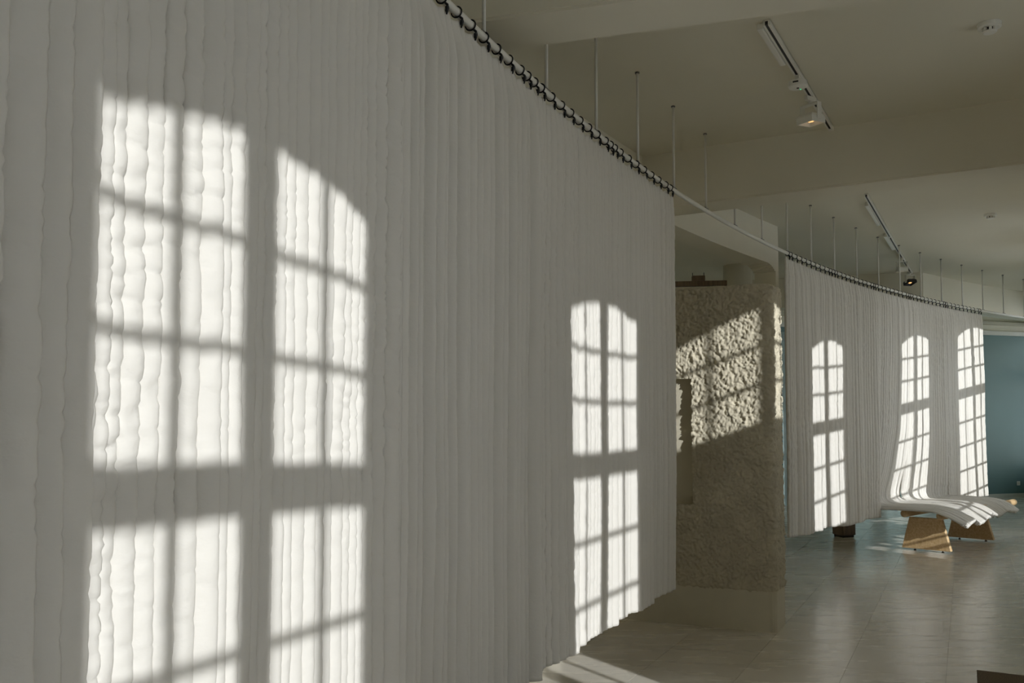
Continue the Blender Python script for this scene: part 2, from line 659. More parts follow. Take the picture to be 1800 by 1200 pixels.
lw = thing('window_%d' % (len(WINDOWS) + 1), fac((LOW_ADDED[0] + LOW_ADDED[1]) / 2, 0, 0), math.atan2(FD.y, FD.x), kind='structure')  # added low window, out of view, there for its sunlight
hw = (LOW_ADDED[1] - LOW_ADDED[0]) / 2
bm = bmesh.new()
for x0, x1, z0, z1 in ((-hw, -hw + 0.03, LOW_ADDED[2], LOW_ADDED[3]), (hw - 0.03, hw, LOW_ADDED[2], LOW_ADDED[3]), (-hw, hw, LOW_ADDED[2], LOW_ADDED[2] + 0.03), (-hw, hw, LOW_ADDED[3] - 0.03, LOW_ADDED[3]), (-hw, hw, 0.725, 0.765), (-hw, hw, 0.845, 0.865)):
    add_box(bm, (x0, -DEP, z0), (x1, DEP, z1))
obj('window_frame', bm, 'frame', lw)
for z0, z1 in ((LOW_ADDED[2], 0.745), (0.745, 0.855), (0.855, LOW_ADDED[3])):
    bm = bmesh.new()
    bm.faces.new([bm.verts.new((x, 0, z)) for x, z in ((-hw, z0), (hw, z0), (hw, z1), (-hw, z1))])
    obj('pane', bm, 'glass', lw)


# curved inner wall behind the curtains, its lintels and jamb
def arc_wall(bm, a0, a1, z0, z1, r0=WALL_R, th=0.25, seg=40):
    rows = []
    for k in range(seg + 1):
        a = a0 + (a1 - a0) * k / seg
        rows.append([bm.verts.new(arc(a, r, z)) for r, z in ((r0, z0), (r0 + th, z0), (r0 + th, z1), (r0, z1))])
    for k in range(seg):
        for i in range(4):
            j = (i + 1) % 4
            bm.faces.new((rows[k][i], rows[k][j], rows[k + 1][j], rows[k + 1][i]))
    bm.faces.new(rows[0])
    bm.faces.new(rows[-1][::-1])


A_L0, A_L1 = math.radians(148.6), math.atan2(9.587 - CY, 2.985 - CX)
A_R0, A_R1 = math.atan2(12.53 - CY, 6.09 - CX), math.radians(108)
bm = bmesh.new()
arc_wall(bm, math.radians(177), A_L0, 0, CEIL)
tag(obj('wall_back', bm, 'plaster', smooth=False), kind='structure')
bm = bmesh.new()
arc_wall(bm, A_L0, A_L1, BEAM_Z, CEIL, seg=16)
# rounded corner and slim jamb at the end of the lintel
jw = 0.075 / WALL_R
arc_wall(bm, A_L1 + jw, A_L1, 0, BEAM_Z, seg=2)
for k in range(6):
    t0, t1 = k / 6, (k + 1) / 6
    arc_wall(bm, A_L1 + jw + 0.22 / WALL_R * t1, A_L1 + jw + 0.22 / WALL_R * t0, BEAM_Z - 0.07 * (1 - t0) ** 2, BEAM_Z, seg=1)
tag(obj('wall_lintel_left', bm, 'plaster'), kind='structure')
bm = bmesh.new()
arc_wall(bm, A_R0, A_R1, BEAM_Z, CEIL, seg=24)
tag(obj('wall_lintel_right', bm, 'plaster'), kind='structure')


def line_wall(name, a, b, th, z0, z1, m):
    a, b = Vector((*a, 0)), Vector((*b, 0))
    d = (b - a).normalized()
    nrm = Vector((-d.y, d.x, 0)) * th
    bm = bmesh.new()
    add_prism(bm, [(q.x, q.y) for q in (a, b, b + nrm, a + nrm)], z0, z1)
    return tag(obj(name, bm, m), kind='structure')


TD = Vector((1, 0.326, 0)).normalized()
T0 = Vector((4.841, 15.327, 0))


def teal_at(px):
    k = (px - 900) / 1500
    t = (k * T0.y - T0.x) / (TD.x - k * TD.y)
    return T0 + TD * t


ta, tb = T0 - TD * 5.3, T0 + TD * 8.0
line_wall('wall_far', (ta.x, ta.y), (tb.x, tb.y), 0.2, 0, 3.20, 'teal')
line_wall('trim_1', (ta.x, ta.y), (tb.x, tb.y), -0.05, 3.20, 3.28, 'trim')
line_wall('wall_far_upper', (ta.x, ta.y), (tb.x, tb.y), 0.2, 3.20, CEIL, 'plaster')
line_wall('trim_3', (ta.x, ta.y), (tb.x, tb.y), -0.09, 3.40, 3.46, 'plinth')
line_wall('baseboard_far', (ta.x, ta.y), (tb.x, tb.y), -0.02, 0, 0.075, 'trim')
q = teal_at(1371)
q2 = teal_at(1380)
line_wall('trim_2', (q.x, q.y), (q2.x, q2.y), -0.06, 0, 3.1, 'teal_light')
e0, e1 = arc(A_L0, WALL_R + 0.25), ta
line_wall('wall_left', (e0.x - 0.4, e0.y), (ta.x - 0.4, ta.y + 0.3), 0.2, 0, CEIL, 'plaster')
e0 = fac(U0, 0, 0)
e1 = fac(U0, 7, 0)
line_wall('wall_rear', (e0.x, e0.y), (e1.x, e1.y), -0.2, 0, CEIL, 'teal')  # unseen; set close and made teal to hold back light from behind


# ceiling beams
def beam(name, p0, d, width_dir, width, l0, l1, z0=BEAM_Z):
    p0, d, wd = Vector((*p0, 0)), Vector((*d, 0)).normalized(), Vector((*width_dir, 0)).normalized() * width
    q = [p0 + d * l0, p0 + d * l1, p0 + d * l1 + wd, p0 + d * l0 + wd]
    bm = bmesh.new()
    add_prism(bm, [(w.x, w.y) for w in q], z0, CEIL + 0.01)
    bmesh.ops.bevel(bm, geom=[e for e in bm.edges if abs(e.verts[0].co.z - z0) < 1e-4 and abs(e.verts[1].co.z - z0) < 1e-4], offset=0.012, segments=2, affect='EDGES')
    return tag(obj(name, bm, 'plaster'), 'painted ceiling beam', 'beam', kind='structure')


beam('ceiling_beam', (-0.022, 3.949), (0.9585, -0.285), (-0.285, -0.9585), 0.32, -0.9, 3.45)
beam('ceiling_beam', (1.591, 6.733), (0.8817, -0.4718), (0.4718, 0.8817), 0.336, -1.0, 3.3)
beam('ceiling_beam', (6.07, 12.51), (0.955, -0.296), (0.296, 0.955), 0.34, -3.6, 0.0)
beam('ceiling_beam', (-2.9, -1.12), (0.97, -0.22), (-0.22, -0.97), 0.32, -0.2, 3.7)

# round column in the space behind
bm = bmesh.new()
add_lathe(bm, [(0.2, 0), (0.2, CEIL)], 32, (3.2, 12.0, 0))
tag(obj('column', bm, 'plaster', smooth=True), kind='structure')

# ------------------------------------------------------------------ rough rendered partition wall
PW0 = Vector((0.987, 6.527, 0))
PD = Vector((0.9126, -0.4088, 0)).normalized()
PE = FD.copy()
P_TOP, P_PL = 2.50, 0.275
S_END = (Vector((1.873, 6.13, 0)) - PW0).length
pr = thing('wall_partition', PW0 + PD * 0.4, 0, kind='structure')


def partition_path(step, s0, end_len, rad=0.045):
    """plan polyline (points and outward normals) round the free end of the wall"""
    n1 = Vector((PD.y, -PD.x, 0))
    n1 = n1 if n1.y < 0 else -n1
    n2 = Vector((PE.y, -PE.x, 0))
    n2 = n2 if n2.x > 0 else -n2
    cor = PW0 + PD * S_END
    pts, nor, par = [], [], []
    L1 = S_END - rad - s0
    k = max(2, int(L1 / step))
    for i in range(k + 1):
        s_ = s0 + L1 * i / k
        pts.append(PW0 + PD * s_)
        nor.append(n1)
        par.append(s_)
    c0 = PW0 + PD * (S_END - rad) - n1 * rad
    a0, a1 = math.atan2(n1.y, n1.x), math.atan2(n2.y, n2.x)
    m = max(4, int(rad * 1.5 / step))
    for i in range(1, m + 1):
        a = a0 + (a1 - a0) * i / m
        v = Vector((math.cos(a), math.sin(a), 0))
        pts.append(c0 + v * rad)
        nor.append(v)
        par.append(par[-1] + rad * 1.5 / m)
    last = pts[-1]
    k = max(2, int(end_len / step))
    for i in range(1, k + 1):
        pts.append(last + PE * (end_len * i / k))
        nor.append(n2)
        par.append(par[-1] + end_len / k)
    # round the back corner and return along the rear
    pts.append(pts[-1] - n2 * 0.05 + PE * 0.04)
    nor.append((n2 + PE).normalized())
    par.append(par[-1] + 0.06)
    back = pts[-1]
    for i in range(1, 4):
        pts.append(back - PD * ((S_END - s0) * i / 3) + PE * 0.01)
        nor.append(-n1)
        par.append(par[-1] + 0.5)
    return pts, nor, par


STEP = 0.0062
pts, nor, par = partition_path(STEP, -0.45, 0.27)
nz = int((P_TOP - P_PL) / STEP)
zz = P_PL + (P_TOP - P_PL) * np.arange(nz + 1) / nz
P = np.array([(q.x, q.y) for q in pts])
N = np.array([(q.x, q.y) for q in nor])
A = np.array(par)
GA, GZ = np.meshgrid(A, zz, indexing='ij')
wx = GA + 0.012 * vnoise(GA * 18, GZ * 18, 5, 2)
wz = GZ + 0.012 * vnoise(GA * 18, GZ * 18, 6, 2)
n_a = vnoise(wx * 30 + wz * 8, wz * 20, 7, 2)
n_b = vnoise(wx * 46 - wz * 20, wz * 30, 13, 2)
crease = np.exp(-(n_a / 0.10) ** 2) + 0.8 * np.exp(-(n_b / 0.09) ** 2)
lump = vnoise(wx * 55, wz * 42, 8, 3)
big = vnoise(GA * 5, GZ * 5, 9, 2)
dsp = 0.014 + 0.014 * lump - 0.0085 * crease + 0.006 * big
dsp *= np.clip((GZ - P_PL) / 0.02, 0.4, 1)
top_r = 0.03
sink = np.clip((GZ - (P_TOP - top_r)) / top_r, 0, 1)
dsp = dsp - top_r * (1 - np.sqrt(np.clip(1 - sink * sink, 0, 1)))
V = np.zeros((len(A), nz + 1, 3))
V[..., 0] = P[:, None, 0] + N[:, None, 0] * dsp
V[..., 1] = P[:, None, 1] + N[:, None, 1] * dsp
V[..., 2] = GZ + 0.012 * big * (GZ > P_TOP - 0.2) * (GZ - P_TOP + 0.2) / 0.2
NS0, NS1, NZ0, NZ1 = -0.10, 0.385, 0.885, 1.815
F = grid_faces(len(A), nz + 1)
fc = F[:, 0]
ci, cj = fc // (nz + 1), fc % (nz + 1)
jag = 0.006 * vnoise(zz[cj] * 40, A[ci] * 3, 12)
inside = (A[ci] > NS0) & (A[ci] < NS1 + jag) & (zz[cj] > NZ0 + jag) & (zz[cj] < NZ1)
verts = V.reshape(-1, 3) - np.array(pr.location)
mesh_obj('rough_render', verts, F[~inside], 'stucco', pr)
# flat top of the wall
bm = bmesh.new()
ring = [bm.verts.new((V[i, -1, 0] - pr.location.x, V[i, -1, 1] - pr.location.y, P_TOP - 0.004)) for i in range(0, len(A), 1)]
bm.faces.new(ring)
obj('wall_top', bm, 'stucco', pr)
# smooth plinth
bm = bmesh.new()
pp, pn_, _ = partition_path(0.03, -0.45, 0.27)
add_prism(bm, [(q.x + v.x * 0.007 - pr.location.x, q.y + v.y * 0.007 - pr.location.y) for q, v in zip(pp, pn_)], 0, P_PL + 0.012)
o = obj('plinth', bm, 'plinth', pr, smooth=False)
# recess with a smooth back
bm = bmesh.new()
inn = Vector((-PD.y, PD.x, 0))
inn = inn if inn.y > 0 else -inn


def pwp(s, dep, z):
    q = PW0 + PD * s + inn * dep - Vector(pr.location)
    return bm.verts.new((q.x, q.y, z))


sq = [(NS0 - 0.01, NZ0 - 0.015), (NS1 + 0.012, NZ0 - 0.015), (NS1 + 0.012, NZ1 + 0.01), (NS0 - 0.01, NZ1 + 0.01)]
fr = [pwp(s, -0.004, z) for s, z in sq]
bk = [pwp(s, 0.05, z) for s, z in sq]
for i in range(4):
    bm.faces.new((fr[i], fr[(i + 1) % 4], bk[(i + 1) % 4], bk[i]))
obj('recess_reveal', bm, 'niche', pr)
bm = bmesh.new()
bm.faces.new([pwp(s, 0.048, z) for s, z in sq])
obj('recess_panel', bm, 'niche', pr, label='smooth pale panel set back in the rough render')

# ------------------------------------------------------------------ curtain rail and hanger rods
PANELS = [('unlit first curtain panel', -700, 137), ('panel with the biggest sun pattern', 137, 683), ('sharply pleated shaded panel', 682, 933), ('tall sunlit panel', 933, 1079),
          ('last panel before the rough wall', 1079, 1185), ('first panel past the rough wall', 1385, 1467), ('free panel before the bench', 1467, 1539), ('panel sweeping over the bench front', 1539, 1601),
          ('panel sweeping over the far trestle', 1601, 1663), ('straight panel behind the bench end', 1663, 1729)]
bm = bmesh.new()
a0, a1 = math.radians(166), math.radians(116)
add_tube(bm, [arc(a0 + (a1 - a0) * k / 160, RAIL_R, RAIL_Z) for k in range(161)], 0.0165, 14)
rail = obj('curtain_rail', bm, 'white_metal', smooth=True)
tag(rail, 'long curved white tubular curtain rail hung from the ceiling', 'curtain rail')


def make_rod(top):
    root = thing('hanger_rod', (0, 0, RAIL_Z))
    L = top - RAIL_Z
    bm = bmesh.new()
    add_tube(bm, [(0, 0, 0.0155), (0, 0, L)], 0.0085, 10)
    obj('rod', bm, 'white_metal', root, smooth=True)
    bm = bmesh.new()
    add_lathe(bm, [(0.0145, L - 0.010), (0.0145, L - 0.002), (0.012, L)], 18)
    obj('ceiling_flange', bm, 'grey_metal', root)
    bm = bmesh.new()
    add_box(bm, (-0.035, -0.009, 0.0135), (0.035, 0.009, 0.022), 0.002)
    obj('saddle_clamp', bm, 'grey_metal', root)
    return root


rod0 = make_rod(CEIL)
TH0, DTH = math.radians(155.57), math.radians(-1.6195)
for i in range(-3, 23):
    a = TH0 + DTH * i
    o = rod0 if i == -3 else dup(rod0)
    o.location = arc(a, RAIL_R, RAIL_Z)
    o.rotation_euler = (0, 0, a + math.pi / 2)
    below = [n for n, p0, p1 in PANELS if p1 is not None and arc_angle_at(p1) <= a < arc_angle_at(p0)]
    if i < 0:
        below = [PANELS[0][0] if a > arc_angle_at(137) else PANELS[1][0]]
    if below:
        lab, grp = 'thin white rod holding the rail above the ' + below[0], 'hanger rods above the ' + below[0]
    elif a > arc_angle_at(1500):
        lab, grp = 'thin white rod holding the bare rail between the two curtain runs', 'hanger rods of the bare rail'
    else:
        lab, grp = 'thin white rod holding the empty rail end near the teal wall', 'hanger rods of the empty rail end'
    tag(o, lab, 'rod', grp)


# ------------------------------------------------------------------ quilted curtain panels
def quilt_panel(name, px0, px1, hem_z, seed, nch, dens, rows_step, label, drape=None, pleat=1.0, wrinkle=1.0, folds=1.0, back_taper=0.0, edge_front=0.0, angles=None, tilt=0.9, lean_mean=0.6, groove=0.013):
    """one quilted curtain panel between two bearings on the rail; drape is a list of (path length, inward offset, z)"""
    rng = np.random.default_rng(seed)
    a0, a1 = angles if angles else (arc_angle_at(px0), arc_angle_at(px1))
    width = abs(a1 - a0) * RAIL_R
    top = RAIL_Z - 0.042
    nhook = max(3, int(round(width / 0.128)))
    wch = rng.uniform(0.72, 1.3, nch)
    wch[0] = 0.55
    wch[-1] = 1.35
    edge = np.concatenate([[0], np.cumsum(wch)]) / wch.sum() * width
    if dens >= 2:
        fr = np.array([0, 0.075, 0.15, 0.28, 0.5, 0.72, 0.86, 0.935])
    else:
        fr = np.array([0, 0.08, 0.3, 0.55, 0.8, 0.93])
    cols, ch, tloc = [], [], []
    for c in range(nch):
        for t in fr:
            cols.append(edge[c] + (edge[c + 1] - edge[c]) * t)
            ch.append(c)
            tloc.append(t)
    cols.append(edge[-1]); ch.append(nch - 1); tloc.append(1.0)
    cols, ch, tloc = np.array(cols), np.array(ch), np.array(tloc)
    if drape is None:
        length = top - hem_z
    else:
        dr = np.array(drape)
        length = dr[-1, 0]
    nr = int(length / rows_step)
    vv = np.linspace(0, 1, nr + 1)
    U, Vv = np.meshgrid(cols, vv, indexing='ij')
    C = np.repeat(ch[:, None], nr + 1, 1)
    T = np.repeat(tloc[:, None], nr + 1, 1)
    L = Vv * length                                   # distance down from the top
    wloc = (edge[1:] - edge[:-1])[C]
    # wandering stitch lines
    lat = 0.0045 * vnoise(U * 9 + seed, L * 1.7, seed + 1, 2) + 0.0022 * vnoise(U * 22, L * 7, seed + 2)
    lat *= np.clip(U / 0.05, 0, 1) * np.clip((width - U) / 0.05, 0, 1)
    Uw = U + lat
    # puffed channels between the stitch lines
    tw = np.clip(T + 0.0, 0, 1)
    puff = np.power(np.clip(4 * tw * (1 - tw), 0, 1), 0.55)
    amp = 0.021 * np.clip(wloc / 0.05, 0.6, 1.3) * (0.85 + 0.35 * rng.random(nch)[C])
    off = amp * puff * pleat
    # every channel leans a little, so one edge stands proud of the next
    lean = (rng.normal(lean_mean, 0.4, nch) * tilt)[C] * 0.026
    fade = np.clip(L / 0.10, 0.15, 1)
    off += lean * (T - 0.5) * fade * pleat
    # stitch lines pulled deep between the channels
    off -= groove * (T < 0.02) * np.clip(L / 0.06, 0, 1) * (U > 0.01)
    # soft folds of the whole cloth
    ph = rng.uniform(0, 6.28, 4)
    fold = 0.010 * np.sin(2 * math.pi * U / 0.42 + ph[0] + 0.5 * vnoise(L * 0.6, U, seed + 9)) + 0.016 * np.sin(2 * math.pi * U / 0.95 + ph[1]) + 0.006 * np.sin(2 * math.pi * U / 0.21 + ph[2])
    off += folds * fold * (0.35 + 0.9 * Vv) * pleat
    off += folds * 0.012 * vnoise(U * 2.4, L * 1.1, seed + 3, 2)
    # puckers: short slanting creases that gather on the stitch lines
    k = vnoise(U * 13 + L * 7, L * 26, seed + 4, 3)
    k2 = vnoise(U * 5 - L * 6, L * 16 + C * 3.1, seed + 5, 2)
    patch = np.clip(0.8 + 0.8 * vnoise(U * 2.3, L * 1.3, seed + 6), 0.3, 1.5)
    off += wrinkle * patch * (0.0040 * k + 0.0048 * k2) * (0.35 + 0.65 * puff)
    cr = np.exp(-(vnoise(U * 11 + L * 9, L * 24 + C * 1.7, seed + 11, 2) / 0.13) ** 2)
    off -= wrinkle * patch * 0.0042 * cr
    # the leading edge of each panel lies a little in front of the next one
    off += edge_front * np.clip((U - width + 0.22) / 0.22, 0, 1) ** 1.5
    off *= np.clip(0.3 + L / 0.25, 0.3, 1)
    # vertical placing with a scalloped top between the hooks
    hk = 0.5 - 0.5 * np.cos(2 * math.pi * (U / width * nhook))
    sag = 0.020 * hk * np.clip(1 - L / 0.35, 0, 1)
    hemwob = 0.010 * vnoise(U * 5, U * 0 + 0.5, seed + 7, 2)
    dirn = -1 if a1 < a0 else 1
    ang = a0 + dirn * Uw / RAIL_R
    if drape is None:
        Z = top - L - sag + hemwob * Vv
        rad = RAIL_R - off
    else:
        so = np.interp(L, dr[:, 0], dr[:, 1])
        sz = np.interp(L, dr[:, 0], dr[:, 2])
        # smooth the path, then push the quilting along its normal
        lin = np.linspace(0, length, 400)
        o_ = np.interp(lin, dr[:, 0], dr[:, 1]); z_ = np.interp(lin, dr[:, 0], dr[:, 2])
        kern = np.hanning(41); kern /= kern.sum()
        o_ = np.convolve(np.pad(o_, 20, mode='reflect', reflect_type='odd'), kern, 'valid')
        z_ = np.convolve(np.pad(z_, 20, mode='reflect', reflect_type='odd'), kern, 'valid')
        to, tz = np.gradient(o_, lin), np.gradient(z_, lin)
        ln = np.hypot(to, tz) + 1e-9
        no, nz_ = -tz / ln, to / ln
        so, sz = np.interp(L, lin, o_), np.interp(L, lin, z_)
        so = np.where(so < 0, so * (1 - back_taper * U / width), so)
        sno, snz = np.interp(L, lin, no), np.interp(L, lin, nz_)
        damp = np.where(L > length * 0.68, 0.7, 1.0)
        ripple = 0.020 * np.sin(2 * math.pi * U / 0.55 + ph[3]) * np.clip((L - length * 0.82) / (length * 0.18), 0, 1)
        o2 = off * damp
        rad = RAIL_R - so - o2 * sno
        Z = sz + o2 * snz - sag + ripple
    X = CX + rad * np.cos(ang)
    Y = CY + rad * np.sin(ang)
    root = thing(name, arc((a0 + a1) / 2, RAIL_R, RAIL_Z - 0.04), 0, label, 'curtain', 'white quilted curtain panels')
    base = np.array(root.location)
    verts = np.stack([X, Y, Z], -1).reshape(-1, 3) - base
    sheet = mesh_obj('quilted_cloth', verts, grid_faces(len(cols), nr + 1), 'fabric', root)
    md = sheet.modifiers.new('thickness', 'SOLIDIFY')
    md.thickness = 0.007
    md.offset = -1 if dirn < 0 else 1
    # bound hem along the bottom and piped side edges
    pos = np.stack([X, Y, Z], -1) - base
    bm = bmesh.new()
    stepc = 2 if dens >= 2 else 3
    sel = list(range(0, len(cols), stepc)) + [len(cols) - 1]
    hem_pts = [Vector(pos[i, -1]) for i in sel]
    rings = []
    for i, q in enumerate(hem_pts):
        d = (hem_pts[min(i + 1, len(hem_pts) - 1)] - hem_pts[max(i - 1, 0)]).normalized()
        upv = Vector(pos[sel[i], -4] - pos[sel[i], -1]).normalized()
        nn = d.cross(upv).normalized()
        ringv = []
        for kx in range(8):
            th = 2 * math.pi * kx / 8
            ringv.append(bm.verts.new(q + upv * (0.016 + 0.019 * math.sin(th)) + nn * 0.0085 * math.cos(th)))
        rings.append(ringv)
    for i in range(len(rings) - 1):
        for kx in range(8):
            k2_ = (kx + 1) % 8
            bm.faces.new((rings[i][kx], rings[i][k2_], rings[i + 1][k2_], rings[i + 1][kx]))
    bm.faces.new(rings[0][::-1]); bm.faces.new(rings[-1])
    obj('hem', bm, 'fabric', root, smooth=True)
    for e, nm in ((0, 'side_binding'), (-1, 'side_binding')):
        bm = bmesh.new()
        add_tube(bm, [Vector(pos[e, j]) for j in range(0, nr + 1, 3)], 0.0045, 6)
        obj(nm, bm, 'fabric', root, smooth=True)
    # heading tape along the scalloped top
    bm = bmesh.new()
    tp = []
    for i in range(0, len(cols), 2):
        q = Vector(pos[i, 0])
        q2 = Vector(pos[i, min(3, nr)])
        inw = Vector((CX, CY, 0)) - Vector((X[i, 0], Y[i, 0], 0))
        inw = inw.normalized() * 0.0055
        down = (q2 - q).normalized()
        tp.append((bm.verts.new(q + inw), bm.verts.new(q + inw + down * 0.045)))
    for i in range(len(tp) - 1):
        bm.faces.new((tp[i][0], tp[i + 1][0], tp[i + 1][1], tp[i][1]))
    o = obj('heading_tape', bm, 'fabric', root, smooth=True)
    o.modifiers.new('thickness', 'SOLIDIFY').thickness = 0.003
    hooks = [a0 + (a1 - a0) * (k_ + 0.0) / nhook for k_ in range(nhook + 1)]
    hooks[0] += (a1 - a0) * 0.04
    hooks[-1] -= (a1 - a0) * 0.04
    return hooks


STR = [(0, 0, 3.058)]


def path(pts):
    """pts of (inward offset, z) -> (length, offset, z)"""
    out, L = [], 0.0
    for i, (o, z) in enumerate(pts):
        if i:
            L += math.hypot(o - pts[i - 1][0], z - pts[i - 1][1])
        out.append((L, o, z))
    return out


DRAPE1 = path([(0, 3.058), (-0.01, 2.2), (-0.05, 1.4), (-0.12, 0.95), (-0.20, 0.66), (-0.22, 0.53), (-0.12, 0.47), (0.10, 0.485), (0.35, 0.488), (0.62, 0.485), (0.76, 0.43), (0.90, 0.35)])
DRAPE2 = path([(0, 3.058), (-0.01, 2.2), (-0.05, 1.4), (-0.10, 0.95), (-0.15, 0.66), (-0.16, 0.54), (-0.06, 0.475), (0.15, 0.485), (0.40, 0.488), (0.60, 0.485), (0.72, 0.44), (0.82, 0.36)])

hooks = []
aL = arc_angle_at(137)
hooks.append(quilt_panel('quilted_curtain', 0, 0, 0.36, 21, 21, 2, 0.016, 'shaded quilted curtain panel at the start of the wide run, without sun patches', angles=(aL + 1.15 / RAIL_R, aL - 0.004 / RAIL_R), edge_front=0.012, wrinkle=1.8, pleat=0.8))
hooks.append(quilt_panel('quilted_curtain', 137, 683, 0.36, 22, 26, 2, 0.010, 'wide quilted curtain panel carrying the biggest arched window sun pattern', edge_front=0.02, folds=0.5, wrinkle=1.4, pleat=0.8, tilt=0.7, lean_mean=0.4))
hooks.append(quilt_panel('quilted_curtain', 681, 934, 0.34, 23, 22, 2, 0.014, 'sharply pleated quilted curtain panel in even shade between two sunlit panels', edge_front=0.0, wrinkle=0.3, folds=0.7, pleat=0.9, tilt=2.2, lean_mean=1.0, groove=0.030))
hooks.append(quilt_panel('quilted_curtain', 932, 1080, 0.35, 24, 23, 2, 0.014, 'quilted curtain panel with tall sun pattern next to the sharply pleated one', edge_front=0.01, wrinkle=1.0, pleat=0.8))
hooks.append(quilt_panel('quilted_curtain', 1078, 1185, 0.375, 25, 22, 2, 0.016, 'narrow quilted curtain panel ending the wide run beside the rough wall', wrinkle=0.6, pleat=0.9))
hooks.append(quilt_panel('quilted_curtain', 1385, 1467, 0.41, 26, 22, 1, 0.022, 'quilted curtain panel starting the far run past the rough wall', wrinkle=0.7))
hooks.append(quilt_panel('quilted_curtain', 1466, 1540, 0.39, 27, 22, 1, 0.022, 'quilted curtain panel hanging free just before the draped bench panels', wrinkle=0.7))
hooks.append(quilt_panel('quilted_curtain', 1538, 1602, 0.40, 28, 22, 1, 0.022, 'quilted curtain panel sweeping down over the near end of the bench', drape=DRAPE1, pleat=0.9, wrinkle=0.8))
hooks.append(quilt_panel('quilted_curtain', 1600, 1667, 0.40, 29, 22, 1, 0.022, 'quilted curtain panel sweeping over the far trestle of the bench', drape=DRAPE2, back_taper=0.95, pleat=0.9, wrinkle=0.8))
hooks.append(quilt_panel('quilted_curtain', 1661, 1729, 0.44, 30, 22, 1, 0.022, 'last quilted curtain panel of the far run, hanging straight behind the bench end', pleat=0.9, wrinkle=0.7))


# rings with clips that carry the panels (local x along the rail)
def make_ring():
    root = thing('curtain_ring', (0, 0, 0))
    bm = bmesh.new()
    pts = [(0.0, 0.0215 * math.sin(t), 0.0215 * math.cos(t)) for t in np.linspace(0, 2 * math.pi, 21)]
    add_tube(bm, pts, 0.0034, 7, cap=False)
    obj('ring', bm, 'dark_metal', root, smooth=True)
    bm = bmesh.new()
    add_tube(bm, [(0, -0.013, -0.019), (0, -0.024, -0.030), (0.004, -0.024, -0.042), (0.0, -0.021, -0.066)], [0.0045, 0.0055, 0.006, 0.003], 7)
    add_box(bm, (-0.005, -0.027, -0.056), (0.005, -0.016, -0.036), 0.002)
    obj('clip', bm, 'dark_metal', root, smooth=True)
    bm = bmesh.new()
    pts = [(0.013 + 0.007 * math.cos(t), -0.022, -0.034 + 0.007 * math.sin(t)) for t in np.linspace(0, 2 * math.pi, 13)]
    add_tube(bm, pts, 0.0022, 6, cap=False)
    obj('eyelet', bm, 'grey_metal', root, smooth=True)
    return root


ring0 = make_ring()
first = True
for pi, hs in enumerate(hooks):
    for k, a in enumerate(hs):
        o = ring0 if first else dup(ring0)
        first = False
        o.location = arc(a, RAIL_R, RAIL_Z)
        o.rotation_euler = (0, 0, a + math.pi / 2 + math.radians(random.Random(pi * 50 + k).uniform(-7, 7)) + math.pi)
        tag(o, 'dark metal ring clip holding the ' + PANELS[pi][0], 'curtain ring', 'ring clips of the ' + PANELS[pi][0])

# ------------------------------------------------------------------ trestle bench under the draped panels
BA = math.atan2(0.681, 0.732)
bench = thing('trestle_bench', (4.79, 9.945, 0), BA, 'pine trestle bench with two long poles under the draped curtain cloth', 'bench')
# local x runs along the poles, local y away from the camera side


def trestle(parent, x, skew=0.0, tall=0.385):
    bm = bmesh.new()
    hw_b, hw_t, th = 0.265, 0.175, 0.055
    vs = []
    for xx in (x - th / 2, x + th / 2):
        vs.append([bm.verts.new((xx + skew * y, y, z)) for y, z in ((-hw_b, 0.022), (hw_b, 0.022), (hw_t, tall), (-hw_t, tall))])
    bm.faces.new(vs[0][::-1])
    bm.faces.new(vs[1])
    for i in range(4):
        j = (i + 1) % 4
        bm.faces.new((vs[0][i], vs[0][j], vs[1][j], vs[1][i]))
    bmesh.ops.bevel(bm, geom=list(bm.edges), offset=0.004, segments=1, affect='EDGES')
    t = obj('trestle', bm, 'wood', parent)
    for y in (-0.17, 0.13):
        bm = bmesh.new()
        add_lathe(bm, [(0.012, 0), (0.014, 0.004), (0.014, 0.010), (0.006, 0.013), (0.006, 0.024)], 12, (x + skew * y, y, 0))
        obj('foot', bm, 'black', t, smooth=True)
    return t


trestle(bench, 0.0, -0.08)
trestle(bench, 1.385, -0.08)
for y in (-0.20, 0.20):
    bm = bmesh.new()
    add_tube(bm, [(-0.14, y, 0.425), (-0.12, y, 0.425), (0.7, y, 0.425), (2.38, y, 0.425), (2.40, y, 0.425)], [0.032, 0.042, 0.042, 0.042, 0.032], 18)
    obj('pole', bm, 'wood', bench, smooth=True)

# dark pedestal on the floor behind the far curtain
ped = thing('pedestal', (4.32, 11.2, 0), math.radians(20), 'dark brown wooden pedestal showing below the hem of the far curtain', 'pedestal')
bm = bmesh.new()
add_box(bm, (-0.10, -0.10, 0.03), (0.10, 0.10, 0.80), 0.004)
obj('body', bm, 'dark_wood', ped)
bm = bmesh.new()
add_box(bm, (-0.085, -0.085, 0), (0.085, 0.085, 0.03))
obj('base', bm, 'black', ped)
bm = bmesh.new()
add_box(bm, (-0.115, -0.115, 0.80), (0.115, 0.115, 0.825), 0.003)
obj('top', bm, 'dark_wood', ped)

# brown entrance mat by the windows
bm = bmesh.new()
q = FD * 5.905 + FW * 0.04
add_box(bm, (-0.9, -0.02, 0.0), (0, 1.1, 0.012), 0.003)
o = obj('door_mat', bm, 'mat')
o.location = (q.x, q.y, 0)
o.rotation_euler = (0, 0, 0)
o.matrix_world = Matrix(((FD.x, FW.x, 0, q.x), (FD.y, FW.y, 0, q.y), (0, 0, 1, 0.0005), (0, 0, 0, 1)))
tag(o, 'dark brown mat lying on the floor slabs by the window wall', 'mat')

